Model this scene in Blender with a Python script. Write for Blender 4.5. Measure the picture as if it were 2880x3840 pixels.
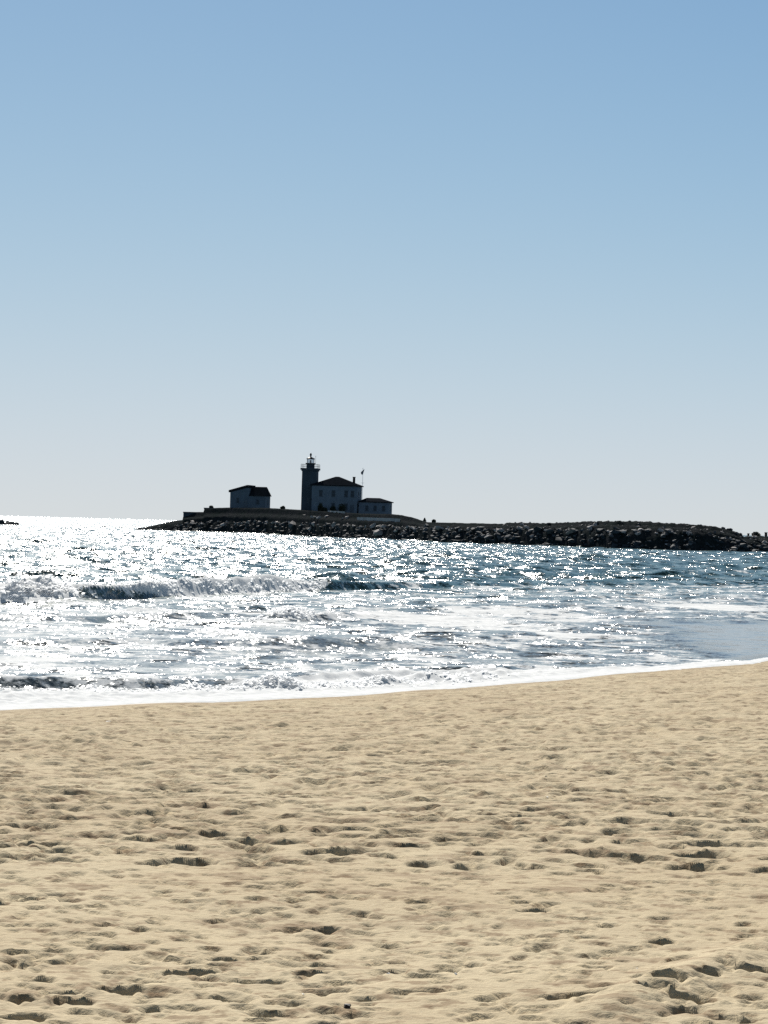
import bpy, bmesh, math, random
import numpy as np
from mathutils import Vector, Matrix

# ------------------------------------------------------------------ camera, world, sun, exposure
scene = bpy.context.scene
for o in list(bpy.data.objects):
    bpy.data.objects.remove(o, do_unlink=True)
COL = scene.collection

EYE = 3.4            # camera height over the water
FOC = 8760.0         # focal length in photograph pixels (2880 x 3840)
PITCH = math.atan(51 / FOC)
ROLL = math.atan(0.0263)
SUN_AZ = math.radians(-10)     # left of the view axis (+Y)
SUN_EL = math.radians(33)

_F = Vector((0, math.cos(PITCH), math.sin(PITCH)))
_R0 = Vector((1, 0, 0))
_U0 = Vector((0, -math.sin(PITCH), math.cos(PITCH)))
_RC = _R0 * math.cos(ROLL) + _U0 * math.sin(ROLL)
_UC = -_R0 * math.sin(ROLL) + _U0 * math.cos(ROLL)

cam_d = bpy.data.cameras.new("camera")
cam = bpy.data.objects.new("camera", cam_d)
COL.objects.link(cam)
cam_d.sensor_fit = 'VERTICAL'
cam_d.sensor_height = 36.0
cam_d.sensor_width = 27.0
cam_d.lens = 36.0 * FOC / 3840.0
cam_d.clip_start = 0.1
cam_d.clip_end = 90000
M = Matrix((( _RC.x, _UC.x, -_F.x, 0), (_RC.y, _UC.y, -_F.y, 0), (_RC.z, _UC.z, -_F.z, EYE), (0, 0, 0, 1)))
cam.matrix_world = M
scene.camera = cam

world = bpy.data.worlds.new("World")
scene.world = world
world.use_nodes = True
wn = world.node_tree
wn.nodes.clear()
sky = wn.nodes.new("ShaderNodeTexSky")
sky.sky_type = 'NISHITA'
sky.sun_disc = False
sky.sun_elevation = SUN_EL
sky.sun_rotation = SUN_AZ
sky.altitude = 0
sky.air_density = 0.6
sky.dust_density = 0.05
sky.ozone_density = 2.0
bg = wn.nodes.new("ShaderNodeBackground")
bg.inputs["Strength"].default_value = 0.072
wo = wn.nodes.new("ShaderNodeOutputWorld")
# soft shoulder on the whole sky, as a camera gives it: over a thin warm veil: per channel c -> 10 (a t / (1 + t) + f), t = (c / 10 k)^n
_sp = wn.nodes.new("ShaderNodeSeparateColor"); wn.links.new(sky.outputs[0], _sp.inputs[0])
_cx = wn.nodes.new("ShaderNodeCombineColor")
def _m(op, a, b):
    nd = wn.nodes.new("ShaderNodeMath"); nd.operation = op
    for i, v in enumerate((a, b)):
        if isinstance(v, bpy.types.NodeSocket): wn.links.new(v, nd.inputs[i])
        else: nd.inputs[i].default_value = v
    return nd.outputs[0]
for i, (a_, k_, n_, f_) in enumerate(((0.68, 0.422, 1.90, 0.050), (0.732, 0.418, 1.80, 0.045), (0.785, 0.402, 2.25, 0.000))):
    t_ = _m('POWER', _m('DIVIDE', _sp.outputs[i], 10 * k_), n_)
    wn.links.new(_m('ADD', _m('MULTIPLY', _m('DIVIDE', t_, _m('ADD', t_, 1.0)), 10 * a_), 10 * f_), _cx.inputs[i])
_c = _cx.outputs[0]
wn.links.new(_c, bg.inputs[0])
wn.links.new(bg.outputs[0], wo.inputs[0])

sun_dir = Vector((math.sin(SUN_AZ) * math.cos(SUN_EL), math.cos(SUN_AZ) * math.cos(SUN_EL), math.sin(SUN_EL)))
sl = bpy.data.lights.new("sun", 'SUN')
sl.energy = 5.0
sl.angle = math.radians(0.5)
sl.color = (1.0, 0.95, 0.87)
so = bpy.data.objects.new("sun", sl)
COL.objects.link(so)
so.rotation_euler = sun_dir.to_track_quat('Z', 'Y').to_euler()
so.location = (0, 0, 100)

vs = scene.view_settings
vs.view_transform = 'Standard'
vs.look = 'None'
vs.gamma = 1.0
vs.exposure = 0.5
vs.use_curve_mapping = False
scene.cycles.use_denoising = False
scene.cycles.max_bounces = 6
scene.cycles.sample_clamp_direct = 60
scene.cycles.sample_clamp_indirect = 4

# ------------------------------------------------------------------ helpers
def ray(px, py):
    return _F + _RC * ((px - 1440) / FOC) + _UC * ((1920 - py) / FOC)

def at_dist(px, py, Y):
    """the point of the photograph's pixel at depth Y"""
    d = ray(px, py)
    t = Y / d.y
    return Vector((d.x * t, Y, EYE + d.z * t))

def at_water(px, py, z=0.0):
    d = ray(px, py)
    t = (z - EYE) / d.z
    return Vector((d.x * t, d.y * t, z))

def tag(o, label=None, cat=None, group=None, kind=None):
    if label: o["label"] = label
    if cat: o["category"] = cat
    if group: o["group"] = group
    if kind: o["kind"] = kind
    return o

def empty(name, loc, rz=0.0):
    o = bpy.data.objects.new(name, None)
    o.location = loc
    o.rotation_euler = (0, 0, rz)
    o.empty_display_size = 0.5
    COL.objects.link(o)
    return o

def link_mesh(name, me, parent=None):
    o = bpy.data.objects.new(name, me)
    COL.objects.link(o)
    if parent: o.parent = parent
    return o

def bm_obj(name, bm, mat, parent=None, smooth=False):
    me = bpy.data.meshes.new(name)
    bmesh.ops.recalc_face_normals(bm, faces=bm.faces)
    bm.to_mesh(me)
    bm.free()
    if mat: me.materials.append(mat)
    if smooth:
        me.polygons.foreach_set("use_smooth", np.ones(len(me.polygons), dtype=bool))
    return link_mesh(name, me, parent)

def box(bm, x0, x1, y0, y1, z0, z1):
    v = [bm.verts.new(p) for p in ((x0, y0, z0), (x1, y0, z0), (x1, y1, z0), (x0, y1, z0),
                                   (x0, y0, z1), (x1, y0, z1), (x1, y1, z1), (x0, y1, z1))]
    for f in ((0, 3, 2, 1), (4, 5, 6, 7), (0, 1, 5, 4), (1, 2, 6, 5), (2, 3, 7, 6), (3, 0, 4, 7)):
        bm.faces.new([v[i] for i in f])

def box_obj(name, dims, mat, parent, bevel=0.0):
    bm = bmesh.new()
    box(bm, *dims)
    if bevel:
        bmesh.ops.bevel(bm, geom=list(bm.edges), offset=bevel, segments=1, affect='EDGES')
    return bm_obj(name, bm, mat, parent)

def cyl(bm, c, r0, r1, z0, z1, n=10, cap=True):
    a = [bm.verts.new((c[0] + r0 * math.cos(2 * math.pi * i / n), c[1] + r0 * math.sin(2 * math.pi * i / n), z0)) for i in range(n)]
    b = [bm.verts.new((c[0] + r1 * math.cos(2 * math.pi * i / n), c[1] + r1 * math.sin(2 * math.pi * i / n), z1)) for i in range(n)]
    for i in range(n):
        bm.faces.new((a[i], a[(i + 1) % n], b[(i + 1) % n], b[i]))
    if cap:
        bm.faces.new(a[::-1]); bm.faces.new(b)

def tube(bm, p, q, r, n=6):
    p, q = Vector(p), Vector(q)
    d = (q - p).normalized()
    s = d.orthogonal().normalized(); t = d.cross(s)
    A = [bm.verts.new(p + (s * math.cos(2 * math.pi * i / n) + t * math.sin(2 * math.pi * i / n)) * r) for i in range(n)]
    B = [bm.verts.new(q + (s * math.cos(2 * math.pi * i / n) + t * math.sin(2 * math.pi * i / n)) * r) for i in range(n)]
    for i in range(n):
        bm.faces.new((A[i], A[(i + 1) % n], B[(i + 1) % n], B[i]))
    bm.faces.new(A[::-1]); bm.faces.new(B)

# ---- numpy noise
def _hash(ix, iy, seed):
    h = (ix.astype(np.int64) * 374761393 + iy.astype(np.int64) * 668265263 + seed * 1442695041) & 0xFFFFFFFF
    h = ((h ^ (h >> 13)) * 1274126177) & 0xFFFFFFFF
    h = (h ^ (h >> 16)) & 0xFFFFFFFF
    h = (h * 2246822519) & 0xFFFFFFFF
    return ((h ^ (h >> 15)) & 0xFFFFFF) / float(0xFFFFFF)

def vnoise(x, y, seed=0):
    ix = np.floor(x); iy = np.floor(y)
    fx = x - ix; fy = y - iy
    fx = fx * fx * fx * (fx * (fx * 6 - 15) + 10); fy = fy * fy * fy * (fy * (fy * 6 - 15) + 10)
    a = _hash(ix, iy, seed); b = _hash(ix + 1, iy, seed)
    c = _hash(ix, iy + 1, seed); d = _hash(ix + 1, iy + 1, seed)
    return (a * (1 - fx) + b * fx) * (1 - fy) + (c * (1 - fx) + d * fx) * fy

def fbm(x, y, seed=0, octaves=4, gain=0.5):
    s = np.zeros_like(x); a = 1.0; tot = 0.0
    for k in range(octaves):
        ca, sa = math.cos(0.6 * k), math.sin(0.6 * k)
        s += a * vnoise((x * ca - y * sa) * 2 ** k + 17.3 * k, (x * sa + y * ca) * 2 ** k + 5.1 * k, seed + k)
        tot += a; a *= gain
    return s / tot

def sstep(a, b, x):
    t = np.clip((x - a) / (b - a), 0, 1)
    return t * t * (3 - 2 * t)

def grid_mesh(name, X, Y, Z, mat, colour=None):
    R, Cn = X.shape
    n = R * Cn
    me = bpy.data.meshes.new(name)
    me.vertices.add(n)
    me.vertices.foreach_set("co", np.stack([X, Y, Z], -1).astype(np.float32).ravel())
    i, j = np.meshgrid(np.arange(R - 1), np.arange(Cn - 1), indexing='ij')
    a = (i * Cn + j).ravel()
    q = np.stack([a, a + 1, a + Cn + 1, a + Cn], -1).astype(np.int32)
    nq = len(q)
    me.loops.add(nq * 4)
    me.loops.foreach_set("vertex_index", q.ravel())
    me.polygons.add(nq)
    me.polygons.foreach_set("loop_start", np.arange(0, nq * 4, 4, dtype=np.int32))
    me.polygons.foreach_set("use_smooth", np.ones(nq, dtype=bool))
    me.update(calc_edges=True)
    if colour is not None:
        at = me.color_attributes.new("mask", 'FLOAT_COLOR', 'POINT')
        at.data.foreach_set("color", colour.astype(np.float32).ravel())
    me.materials.append(mat)
    o = bpy.data.objects.new(name, me)
    COL.objects.link(o)
    return o

# ------------------------------------------------------------------ materials
class NT:
    def __init__(self, name):
        self.m = bpy.data.materials.new(name)
        self.m.use_nodes = True
        self.t = self.m.node_tree
        self.t.nodes.clear()
        self.out = self.t.nodes.new("ShaderNodeOutputMaterial")
    def n(self, typ, **kw):
        nd = self.t.nodes.new(typ)
        for k, v in kw.items():
            if k.startswith("i_"):
                key = k[2:]
                key = int(key) if key.isdigit() else key.replace("_", " ")
                self.set(nd.inputs[key], v)
            else:
                setattr(nd, k, v)
        return nd
    def set(self, sock, v):
        if hasattr(v, "is_output") or isinstance(v, bpy.types.NodeSocket):
            self.t.links.new(v, sock)
        else:
            sock.default_value = v
    def math(self, op, a, b=0.0, c=0.0, clamp=False):
        nd = self.n("ShaderNodeMath", operation=op, use_clamp=clamp)
        self.set(nd.inputs[0], a); self.set(nd.inputs[1], b)
        if op in ('MULTIPLY_ADD', 'SMOOTH_MIN'): self.set(nd.inputs[2], c)
        return nd.outputs[0]
    def remap(self, v, a, b, c=0.0, d=1.0, smooth=True):
        nd = self.n("ShaderNodeMapRange", interpolation_type='SMOOTHSTEP' if smooth else 'LINEAR')
        self.set(nd.inputs[0], v)
        for k, x in zip((1, 2, 3, 4), (a, b, c, d)): self.set(nd.inputs[k], x)
        return nd.outputs[0]
    def mix(self, f, a, b):
        nd = self.n("ShaderNodeMix", data_type='RGBA')
        self.set(nd.inputs[0], f); self.set(nd.inputs[6], a); self.set(nd.inputs[7], b)
        return nd.outputs[2]
    def vmath(self, op, a, b=(0, 0, 0), s=None):
        nd = self.n("ShaderNodeVectorMath", operation=op)
        self.set(nd.inputs[0], a)
        if op == 'SCALE': self.set(nd.inputs[3], s)
        elif op != 'NORMALIZE': self.set(nd.inputs[1], b)
        return nd.outputs[0]
    def pos(self):
        return self.n("ShaderNodeNewGeometry").outputs["Position"]
    def noise(self, vec, scale, detail=3.0, rough=0.5, out=0, dims='3D'):
        nd = self.n("ShaderNodeTexNoise", noise_dimensions=dims)
        self.set(nd.inputs["Vector"], vec)
        nd.inputs["Scale"].default_value = scale
        nd.inputs["Detail"].default_value = detail
        nd.inputs["Roughness"].default_value = rough
        return nd.outputs[out]
    def principled(self, base, rough=0.8, ior=1.5, normal=None, spec=0.5, metallic=0.0):
        p = self.n("ShaderNodeBsdfPrincipled")
        self.set(p.inputs["Base Color"], base)
        self.set(p.inputs["Roughness"], rough)
        p.inputs["IOR"].default_value = ior
        p.inputs["Metallic"].default_value = metallic
        self.set(p.inputs["Specular IOR Level"], spec)
        if normal is not None: self.set(p.inputs["Normal"], normal)
        return p
    def done(self, p):
        self.t.links.new(p.outputs[0], self.out.inputs[0])
        return self.m

def rgba(c): return (c[0], c[1], c[2], 1.0)

def simple_mat(name, c, rough=0.8, var=0.25, scale=1.5, bump=0.0, metallic=0.0, spec=0.3):
    t = NT(name)
    tc = t.n("ShaderNodeTexCoord").outputs["Object"]
    nz = t.noise(tc, scale, 5.0, 0.6)
    f = t.remap(nz, 0.3, 0.7)
    lo = rgba([x * (1 - var) for x in c]); hi = rgba([min(1, x * (1 + var)) for x in c])
    col = t.mix(f, lo, hi)
    nrm = None
    if bump:
        b = t.n("ShaderNodeBump", i_Strength=bump, i_Distance=0.05)
        t.set(b.inputs["Height"], t.noise(tc, scale * 5, 5.0, 0.6))
        nrm = b.outputs[0]
    return t.done(t.principled(col, rough, normal=nrm, metallic=metallic, spec=spec))

# ------------------------------------------------------------------ shoreline (world)
_sh = [(-400, 2690), (0, 2660), (400, 2646), (1000, 2618), (1440, 2598), (2000, 2553), (2400, 2518), (2800, 2484), (2880, 2470)]
_shw = [at_water(*p) for p in _sh]
SHX = np.array([-60, -25] + [p.x for p in _shw] + [16, 30, 60, 140])
SHY = np.array([32, 37.5] + [p.y for p in _shw] + [72, 92, 140, 260])

def shore_y(X):
    return np.interp(X, SHX, SHY)

def sand_base(X, Y):
    """smooth sand level: falls from the dry beach to the waterline, then under water"""
    ys = shore_y(X) + 0.35 * np.sin(X * 1.1 + 0.6) + 0.18 * np.sin(X * 2.7)
    t = Y / ys
    z = 1.75 * (1 - t)
    under = -0.035 * (Y - ys)
    z = np.where(t < 1, z, np.maximum(under, -1.4))
    return np.minimum(z, 2.6)

# ------------------------------------------------------------------ sand
rng = np.random.default_rng(7)
random.seed(7)

def angles(half, step, n_out, lim):
    core = np.arange(-half, half + step * 0.5, step)
    out = half + (lim - half) * (np.linspace(0, 1, n_out + 1)[1:] ** 2)
    return np.concatenate([-out[::-1], core, out])

def at_sand(px, py):
    z = 1.0
    for _ in range(12):
        p = at_water(px, py, z)
        z = float(sand_base(np.array([p.x]), np.array([p.y]))[0])
    return Vector((p.x, p.y, z))

SAND = {}
def build_sand():
    rs = [2.0]
    while rs[-1] < 7.5: rs.append(rs[-1] * 1.012)
    while rs[-1] < 74: rs.append(rs[-1] * (1 + 1 / 390))
    while rs[-1] < 300: rs.append(rs[-1] * 1.05)
    r = np.array(rs)
    a = angles(math.radians(15.5), 1.85 / 2336, 40, math.radians(150))
    Rg, A = np.meshgrid(r, a, indexing='ij')
    A = A[:, ::-1]          # so that faces point up
    X = Rg * np.sin(A); Y = Rg * np.cos(A)
    Z = sand_base(X, Y)
    ys = shore_y(X)
    dry = sstep(0.3, 3.5, ys - Y)                  # churned only above the wet strip
    # broad undulation and churned surface
    Z += dry * (0.10 * (fbm(X * 0.16, Y * 0.16, 3, 3) - 0.5) + 0.06 * (fbm(X * 0.6, Y * 0.6, 9, 2) - 0.5))
    patch = fbm(X * 0.22, Y * 0.16, 21, 3)
    churn = sstep(0.36, 0.62, patch) * 0.75 + 0.25
    rid = 1 - np.abs(2 * fbm(X * 2.6, Y * 2.2, 31, 3) - 1)
    Z += dry * churn * (0.022 * (fbm(X * 3.4, Y * 3.0, 41, 3) - 0.5) + 0.010 * (rid - 0.7))
    Z += dry * churn * 0.012 * (fbm(X * 11, Y * 9, 51, 2) - 0.5)
    kick = 0.35 + 0.65 * sstep(0.32, 0.58, fbm(X * 0.3, Y * 0.22, 25, 3))
    upper = sstep(12, 32, Y)                       # the strip nearer the sea is trodden deeper
    Z -= dry * kick * (0.030 * upper * sstep(0.55, 0.66, fbm(X * 1.3, Y * 1.3, 43, 4))
                       + 0.018 * upper * sstep(0.54, 0.64, fbm(X * 3.4, Y * 3.6, 47, 3)))
    # footprints
    prints = []
    tot = 2050
    rr = np.sqrt(rng.uniform(7.0 ** 2, 62 ** 2, tot)); aa = rng.uniform(-0.29, 0.29, tot)
    for k in range(tot):
        x, y = rr[k] * math.sin(aa[k]), rr[k] * math.cos(aa[k])
        n = fbm(np.array([x * 0.22]), np.array([y * 0.16]), 21, 3)[0]
        if rng.random() > 0.4 + 2.4 * max(0.0, n - 0.36): continue
        s = rng.uniform(0.55, 1.15)
        prints.append((x, y, rng.uniform(0, math.pi), 0.15 * s, 0.062 * s, rng.uniform(0.015, 0.04)))
    # trails of walkers
    for (x0, y0, hd, nst) in ((-5, 24, 0.35, 30), (3, 20, 2.8, 26),
                              (-6, 36, 0.12, 40), (-3, 30, 0.5, 28), (4.6, 26, 2.9, 30), (0, 40, 0.2, 28)):
        x, y = x0, y0
        for k in range(nst):
            hd += rng.normal(0, 0.05)
            x += 0.66 * math.cos(hd); y += 0.66 * math.sin(hd)
            sd = 0.1 if k % 2 else -0.1
            prints.append((x - sd * math.sin(hd), y + sd * math.cos(hd), hd, 0.135, 0.055, rng.uniform(0.02, 0.04)))
    # deep prints the photograph shows singly: pixel, half length, half width, heading, depth
    for (px, py, hl, hw, hd, dp) in ((70, 3742, .10, .085, 0.2, .085), (60, 3808, .13, .07, 0.3, .07), (235, 3718, .11, .05, 0.1, .06), (270, 3746, .10, .05, 0, .06),
                                     (440, 3704, .12, .075, 0.1, .085), (555, 3680, .10, .05, 2.8, .055), (720, 3648, .17, .075, 0.35, .085), (85, 3385, .16, .09, 0.3, .08),
                                     (225, 3384, .10, .05, 0, .05), (1040, 3326, .22, .06, 0.05, .05), (1170, 3648, .12, .055, 0.2, .06), (975, 3676, .15, .05, 0, .05),
                                     (1230, 3716, .14, .05, 0, .045), (1995, 3427, .13, .07, 0.3, .08), (2468, 3540, .10, .07, 0.6, .08), (2515, 3706, .12, .075, 2.5, .09),
                                     (2600, 3770, .13, .07, 2.5, .085), (2455, 3750, .08, .06, 2.4, .06), (2850, 3668, .14, .09, 2.6, .09), (1640, 3642, .13, .06, 0.1, .065),
                                     (1610, 3722, .15, .05, 0, .05), (1905, 3655, .10, .05, 0, .05), (2240, 3640, .10, .05, 0, .05), (2140, 3752, .2, .06, .2, .055),
                                     (1215, 3471, .11, .08, 0.2, .08), (1070, 3478, .1, .05, 0, .05), (820, 3592, .09, .05, 0.1, .05), (525, 3612, .06, .05, 0, .05),
                                     (1700, 3135, .2, .08, 0, .06), (200, 2972, .3, .13, .1, .09), (250, 3000, .3, .12, .1, .07), (210, 3034, .35, .14, .1, .1), (420, 2903, .35, .15, .1, .1),
                                     (500, 2870, .3, .14, .1, .08), (15, 3100, .3, .12, 0, .09), (325, 2711, .2, .16, 0, .10), (408, 2702, .22, .18, 0, .12), (638, 2743, .2, .14, 0, .08)):
        p = at_sand(px, py)
        prints.append((p.x, p.y, hd, hl * .85, hw * .85, dp * .75))
    S = np.zeros_like(Z)                           # trodden relief, settled below
    acol = A[0]
    asc = acol[::-1]
    nC = len(acol)
    for (x, y, hd, hl, hw, dp) in prints:
        pr = math.hypot(x, y); pa = math.atan2(x, y)
        ext = hl * 2.0
        i0, i1 = np.searchsorted(r, pr - ext), np.searchsorted(r, pr + ext)
        da = ext / pr
        k0, k1 = np.searchsorted(asc, pa - da), np.searchsorted(asc, pa + da)
        j0, j1 = nC - k1, nC - k0
        if i1 - i0 < 2 or j1 - j0 < 2: continue
        sx = X[i0:i1, j0:j1] - x; sy = Y[i0:i1, j0:j1] - y
        c, s = math.cos(hd), math.sin(hd)
        u = (sx * c + sy * s) / hl; v = (-sx * s + sy * c) / (hw * (1 + 0.12 * np.sign(u := (sx * c + sy * s) / hl)))
        d2 = np.sqrt(u * u + v * v)
        pit = -dp * (1 - sstep(0.62, 1.12, d2)) * (0.8 + 0.2 * u)
        rim = dp * 0.25 * np.exp(-((d2 - 1.3) / 0.22) ** 2)
        S[i0:i1, j0:j1] += (pit + rim) * dry[i0:i1, j0:j1]
    # scuffs: shallow dents with one steep wall, the walls mostly towards the dry side
    for (ns, w0, w1, r0, r1) in ((11500, .018, .045, 7.0, 24), (15500, .035, .085, 7.0, 42), (19500, .08, .19, 15, 66)):
        rr = np.sqrt(rng.uniform(r0 ** 2, r1 ** 2, ns)); aa = rng.uniform(-0.29, 0.29, ns)
        xs, ys_ = rr * np.sin(aa), rr * np.cos(aa)
        pn = fbm(xs * 0.35, ys_ * 0.25, 27, 3)
        keep = rng.random(ns) < (0.75 if w1 > .15 else 0.66) + 1.5 * np.clip(pn - 0.40, 0, 1)
        for x, y, pr, pa in zip(xs[keep], ys_[keep], rr[keep], aa[keep]):
            w = rng.uniform(w0, w1); Ls = w * rng.uniform(0.4, 0.8); dp = min(0.068, w * rng.uniform(0.32, 0.68))
            ph = math.pi / 2 + rng.normal(0, 0.55)
            ext = 1.5 * max(w, Ls)
            i0, i1 = np.searchsorted(r, pr - ext), np.searchsorted(r, pr + ext)
            da = ext / pr
            j0, j1 = nC - np.searchsorted(asc, pa + da), nC - np.searchsorted(asc, pa - da)
            if i1 - i0 < 2 or j1 - j0 < 2: continue
            sx = X[i0:i1, j0:j1] - x; sy = Y[i0:i1, j0:j1] - y
            c, s_ = math.cos(ph), math.sin(ph)
            u = (sx * c + sy * s_) / Ls; v = (-sx * s_ + sy * c) / w
            u = u + 0.25 * v * v + 0.15 * np.sin(v * 5 + x * 9)
            lat = np.clip(1 - v * v, 0, 1)
            h = -dp * sstep(-1.2, 0.6, u) * (1 - sstep(0.62, 0.92, u)) + 0.3 * dp * np.exp(-((u - 1.12) / 0.2) ** 2)
            S[i0:i1, j0:j1] += h * lat * dry[i0:i1, j0:j1]
    for _ in range(2):                             # loose sand slumps: soften walls, limit the depth
        S[1:-1] = 0.06 * S[:-2] + 0.88 * S[1:-1] + 0.06 * S[2:]
        S[:, 1:-1] = 0.25 * S[:, :-2] + 0.5 * S[:, 1:-1] + 0.25 * S[:, 2:]
    Z += 0.085 * np.tanh(S / 0.08)
    # low ridge pushed up by wheels in the lower right
    c0, c1 = at_sand(2250, 3815), at_sand(2860, 3560)
    dx, dy = c1.x - c0.x, c1.y - c0.y
    L = math.hypot(dx, dy)
    tt = ((X - c0.x) * dx + (Y - c0.y) * dy) / (L * L)
    dd = np.abs((X - c0.x) * dy - (Y - c0.y) * dx) / L
    Z += 0.045 * np.exp(-(dd / 0.16) ** 2) * sstep(-0.1, 0.1, tt) * (1 - sstep(0.95, 1.3, tt))
    SAND.update(r=r, a=asc, z=Z[:, ::-1])
    mask = np.zeros(X.shape + (4,))
    wet = 1 - sstep(-0.2, 2.2, ys - Y + 0.8 * (fbm(X * 0.5, Y * 0.5, 77, 2) - 0.5))
    mask[..., 0] = wet
    mask[..., 1] = churn * dry
    mask[..., 3] = 1

    t = NT("dry_sand")
    P = t.pos()
    mk = t.n("ShaderNodeVertexColor", layer_name="mask")
    sp = t.n("ShaderNodeSeparateColor"); t.set(sp.inputs[0], mk.outputs[0])
    n1 = t.remap(t.noise(P, 0.35, 4, 0.55), 0.35, 0.68)
    n2 = t.remap(t.noise(P, 4.0, 5, 0.65), 0.42, 0.75)
    n3 = t.noise(P, 90.0, 3, 0.7)
    col = t.mix(n1, rgba((0.53, 0.445, 0.30)), rgba((0.475, 0.388, 0.255)))
    n4 = t.remap(t.noise(t.vmath('MULTIPLY', P, (1.0, 0.8, 1.0)), 5.5, 4, 0.6), 0.54, 0.66)
    n5 = t.remap(t.noise(t.vmath('MULTIPLY', P, (0.8, 1.0, 1.0)), 2.0, 5, 0.65), 0.53, 0.66)
    col = t.mix(t.math('MULTIPLY', n5, 0.6), col, rgba((0.25, 0.175, 0.11)))
    col = t.mix(t.math('MULTIPLY', n4, 0.72), col, rgba((0.215, 0.148, 0.09)))
    n6 = t.remap(t.noise(t.vmath('MULTIPLY', P, (0.7, 1.0, 1.0)), 11.0, 3, 0.6), 0.56, 0.68)
    col = t.mix(t.math('MULTIPLY', n6, 0.65), col, rgba((0.20, 0.13, 0.075)))
    col = t.mix(t.math('MULTIPLY', n2, 0.30), col, rgba((0.29, 0.23, 0.155)))
    col = t.mix(t.math('MULTIPLY', t.remap(n3, 0.55, 0.75), 0.45), col, rgba((0.20, 0.15, 0.09)))
    col = t.mix(t.math('MULTIPLY', t.remap(t.noise(P, 70.0, 2, 0.6), 0.62, 0.75), 0.35), col, rgba((0.62, 0.54, 0.40)))
    col = t.mix(t.math('MULTIPLY', sp.outputs[0], 0.75), col, rgba((0.25, 0.185, 0.12)))
    b = t.n("ShaderNodeBump", i_Strength=0.8, i_Distance=0.012)
    t.set(b.inputs["Height"], t.noise(P, 28.0, 4, 0.65))
    rough = t.remap(sp.outputs[0], 0.6, 1.0, 0.95, 0.6)
    p = t.principled(col, rough, normal=b.outputs[0], spec=t.remap(sp.outputs[0], 0.5, 1.0, 0.06, 0.25))
    o = grid_mesh("beach_sand", X, Y, Z, t.done(p), mask)
    o["kind"] = "structure"
    o["label"] = "trampled golden sand of the beach sloping to the surf"
    return o

build_sand()

# ------------------------------------------------------------------ sea
def poly_world(pts):
    w = [at_water(*p) for p in pts]
    return np.array([p.x for p in w]), np.array([p.y for p in w])

# front foot of the main breaker, of the small shore break, and of two weak lines between
BRX, BRY = poly_world([(-500, 2262), (0, 2262), (400, 2250), (640, 2242), (900, 2228), (1200, 2216), (1600, 2206), (2000, 2200), (2500, 2196), (3000, 2196)])
SBX, SBY = poly_world([(-500, 2585), (0, 2578), (300, 2576), (640, 2580), (900, 2575), (1200, 2562), (1700, 2535), (2200, 2505)])
W1X, W1Y = poly_world([(-300, 2420), (500, 2415), (900, 2428), (1400, 2432), (1800, 2450)])
W2X, W2Y = poly_world([(-300, 2330), (300, 2335), (800, 2330), (1150, 2335), (1500, 2320)])
W3X, W3Y = poly_world([(1500, 2420), (1800, 2440), (2050, 2470), (2300, 2485)])

def px_of(X, Y):
    """photograph column of a water point, used to place features measured in the photograph"""
    return 1440 + FOC * X / Y

def wave_profile(s, front, back):
    return np.where(s < 0, 0, np.where(s < front, sstep(0, front, s), np.exp(-((s - front) / back))))

FOAM_BLOBS = [  # pixel, half-size across / along in metres, strength
    (1000, 2315, 2.6, 4.0, .75), (1300, 2300, 3.5, 5, .72), (1620, 2320, 4, 6, .75), (1900, 2290, 4, 6, .7), (2120, 2385, 1.6, 4, .85),
    (1860, 2350, 3, 4, .55), (2650, 2280, 4, 5, .85), (2850, 2330, 3, 4, .6), (2450, 2245, 3, 6, .45), (2150, 2250, 3, 5, .45),
    (2150, 2320, 2.2, 3, .6), (2420, 2340, 2.0, 3.5, .6), (1550, 2400, 2.4, 3, .4), (1400, 2360, 3, 4, .45), (700, 2300, 3, 4, .35), (250, 2300, 3, 4, .5),
    (600, 2370, 3, 4, .3), (150, 2400, 2.2, 3, .3), (330, 2480, 2.4, 1.6, .62), (30, 2480, 1.6, 1.5, .62), (1100, 2440, 2.6, 3, .3),
    (2560, 2155, 1.6, 6, .7), (2790, 2150, 1.0, 5, .6), (2350, 2165, 1.2, 5, .4), (2400, 2400, 1.5, 2, .35), (1700, 2220, 4, 4, .5), (2200, 2215, 6, 4, .5),
    (100, 2215, 2.2, 7, .5), (900, 2400, 3, 3, .25), (1300, 2490, 1.2, 2, .3), (2480, 2380, 1.8, 1.4, .6), (60, 2345, 2, 3, .4), (2750, 2420, .7, .8, .6), (2450, 2370, 1.6, 1.0, .5)]
MOUNDS = [  # splashes: pixel of the foot, half-width, half-depth, height
    (1090, 2332, 0.75, 1.5, .17), (975, 2345, .5, .9, .12), (170, 2258, 1.2, 1.6, .42), (60, 2262, 0.9, 1.2, .28), (1020, 2588, .34, .55, .17), (1090, 2594, .26, .45, .12), (920, 2588, .3, .5, .10),
    (1440, 2578, .35, .45, .16), (1600, 2560, .4, .5, .19), (1750, 2556, .3, .4, .13), (700, 2590, .35, .4, .12), (1850, 2545, .4, .4, .12), (520, 2300, .7, .8, .18), (330, 2595, .5, .5, .08)]

NW = 64
_wl = np.exp(rng.uniform(math.log(0.45), math.log(13), NW)); _wl[:3] = (26, 31, 19)
_wd = rng.normal(0, 0.62, NW); _wd[:3] = (0.12, -0.2, 0.3)
_wp = rng.uniform(0, 2 * math.pi, NW)

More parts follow.
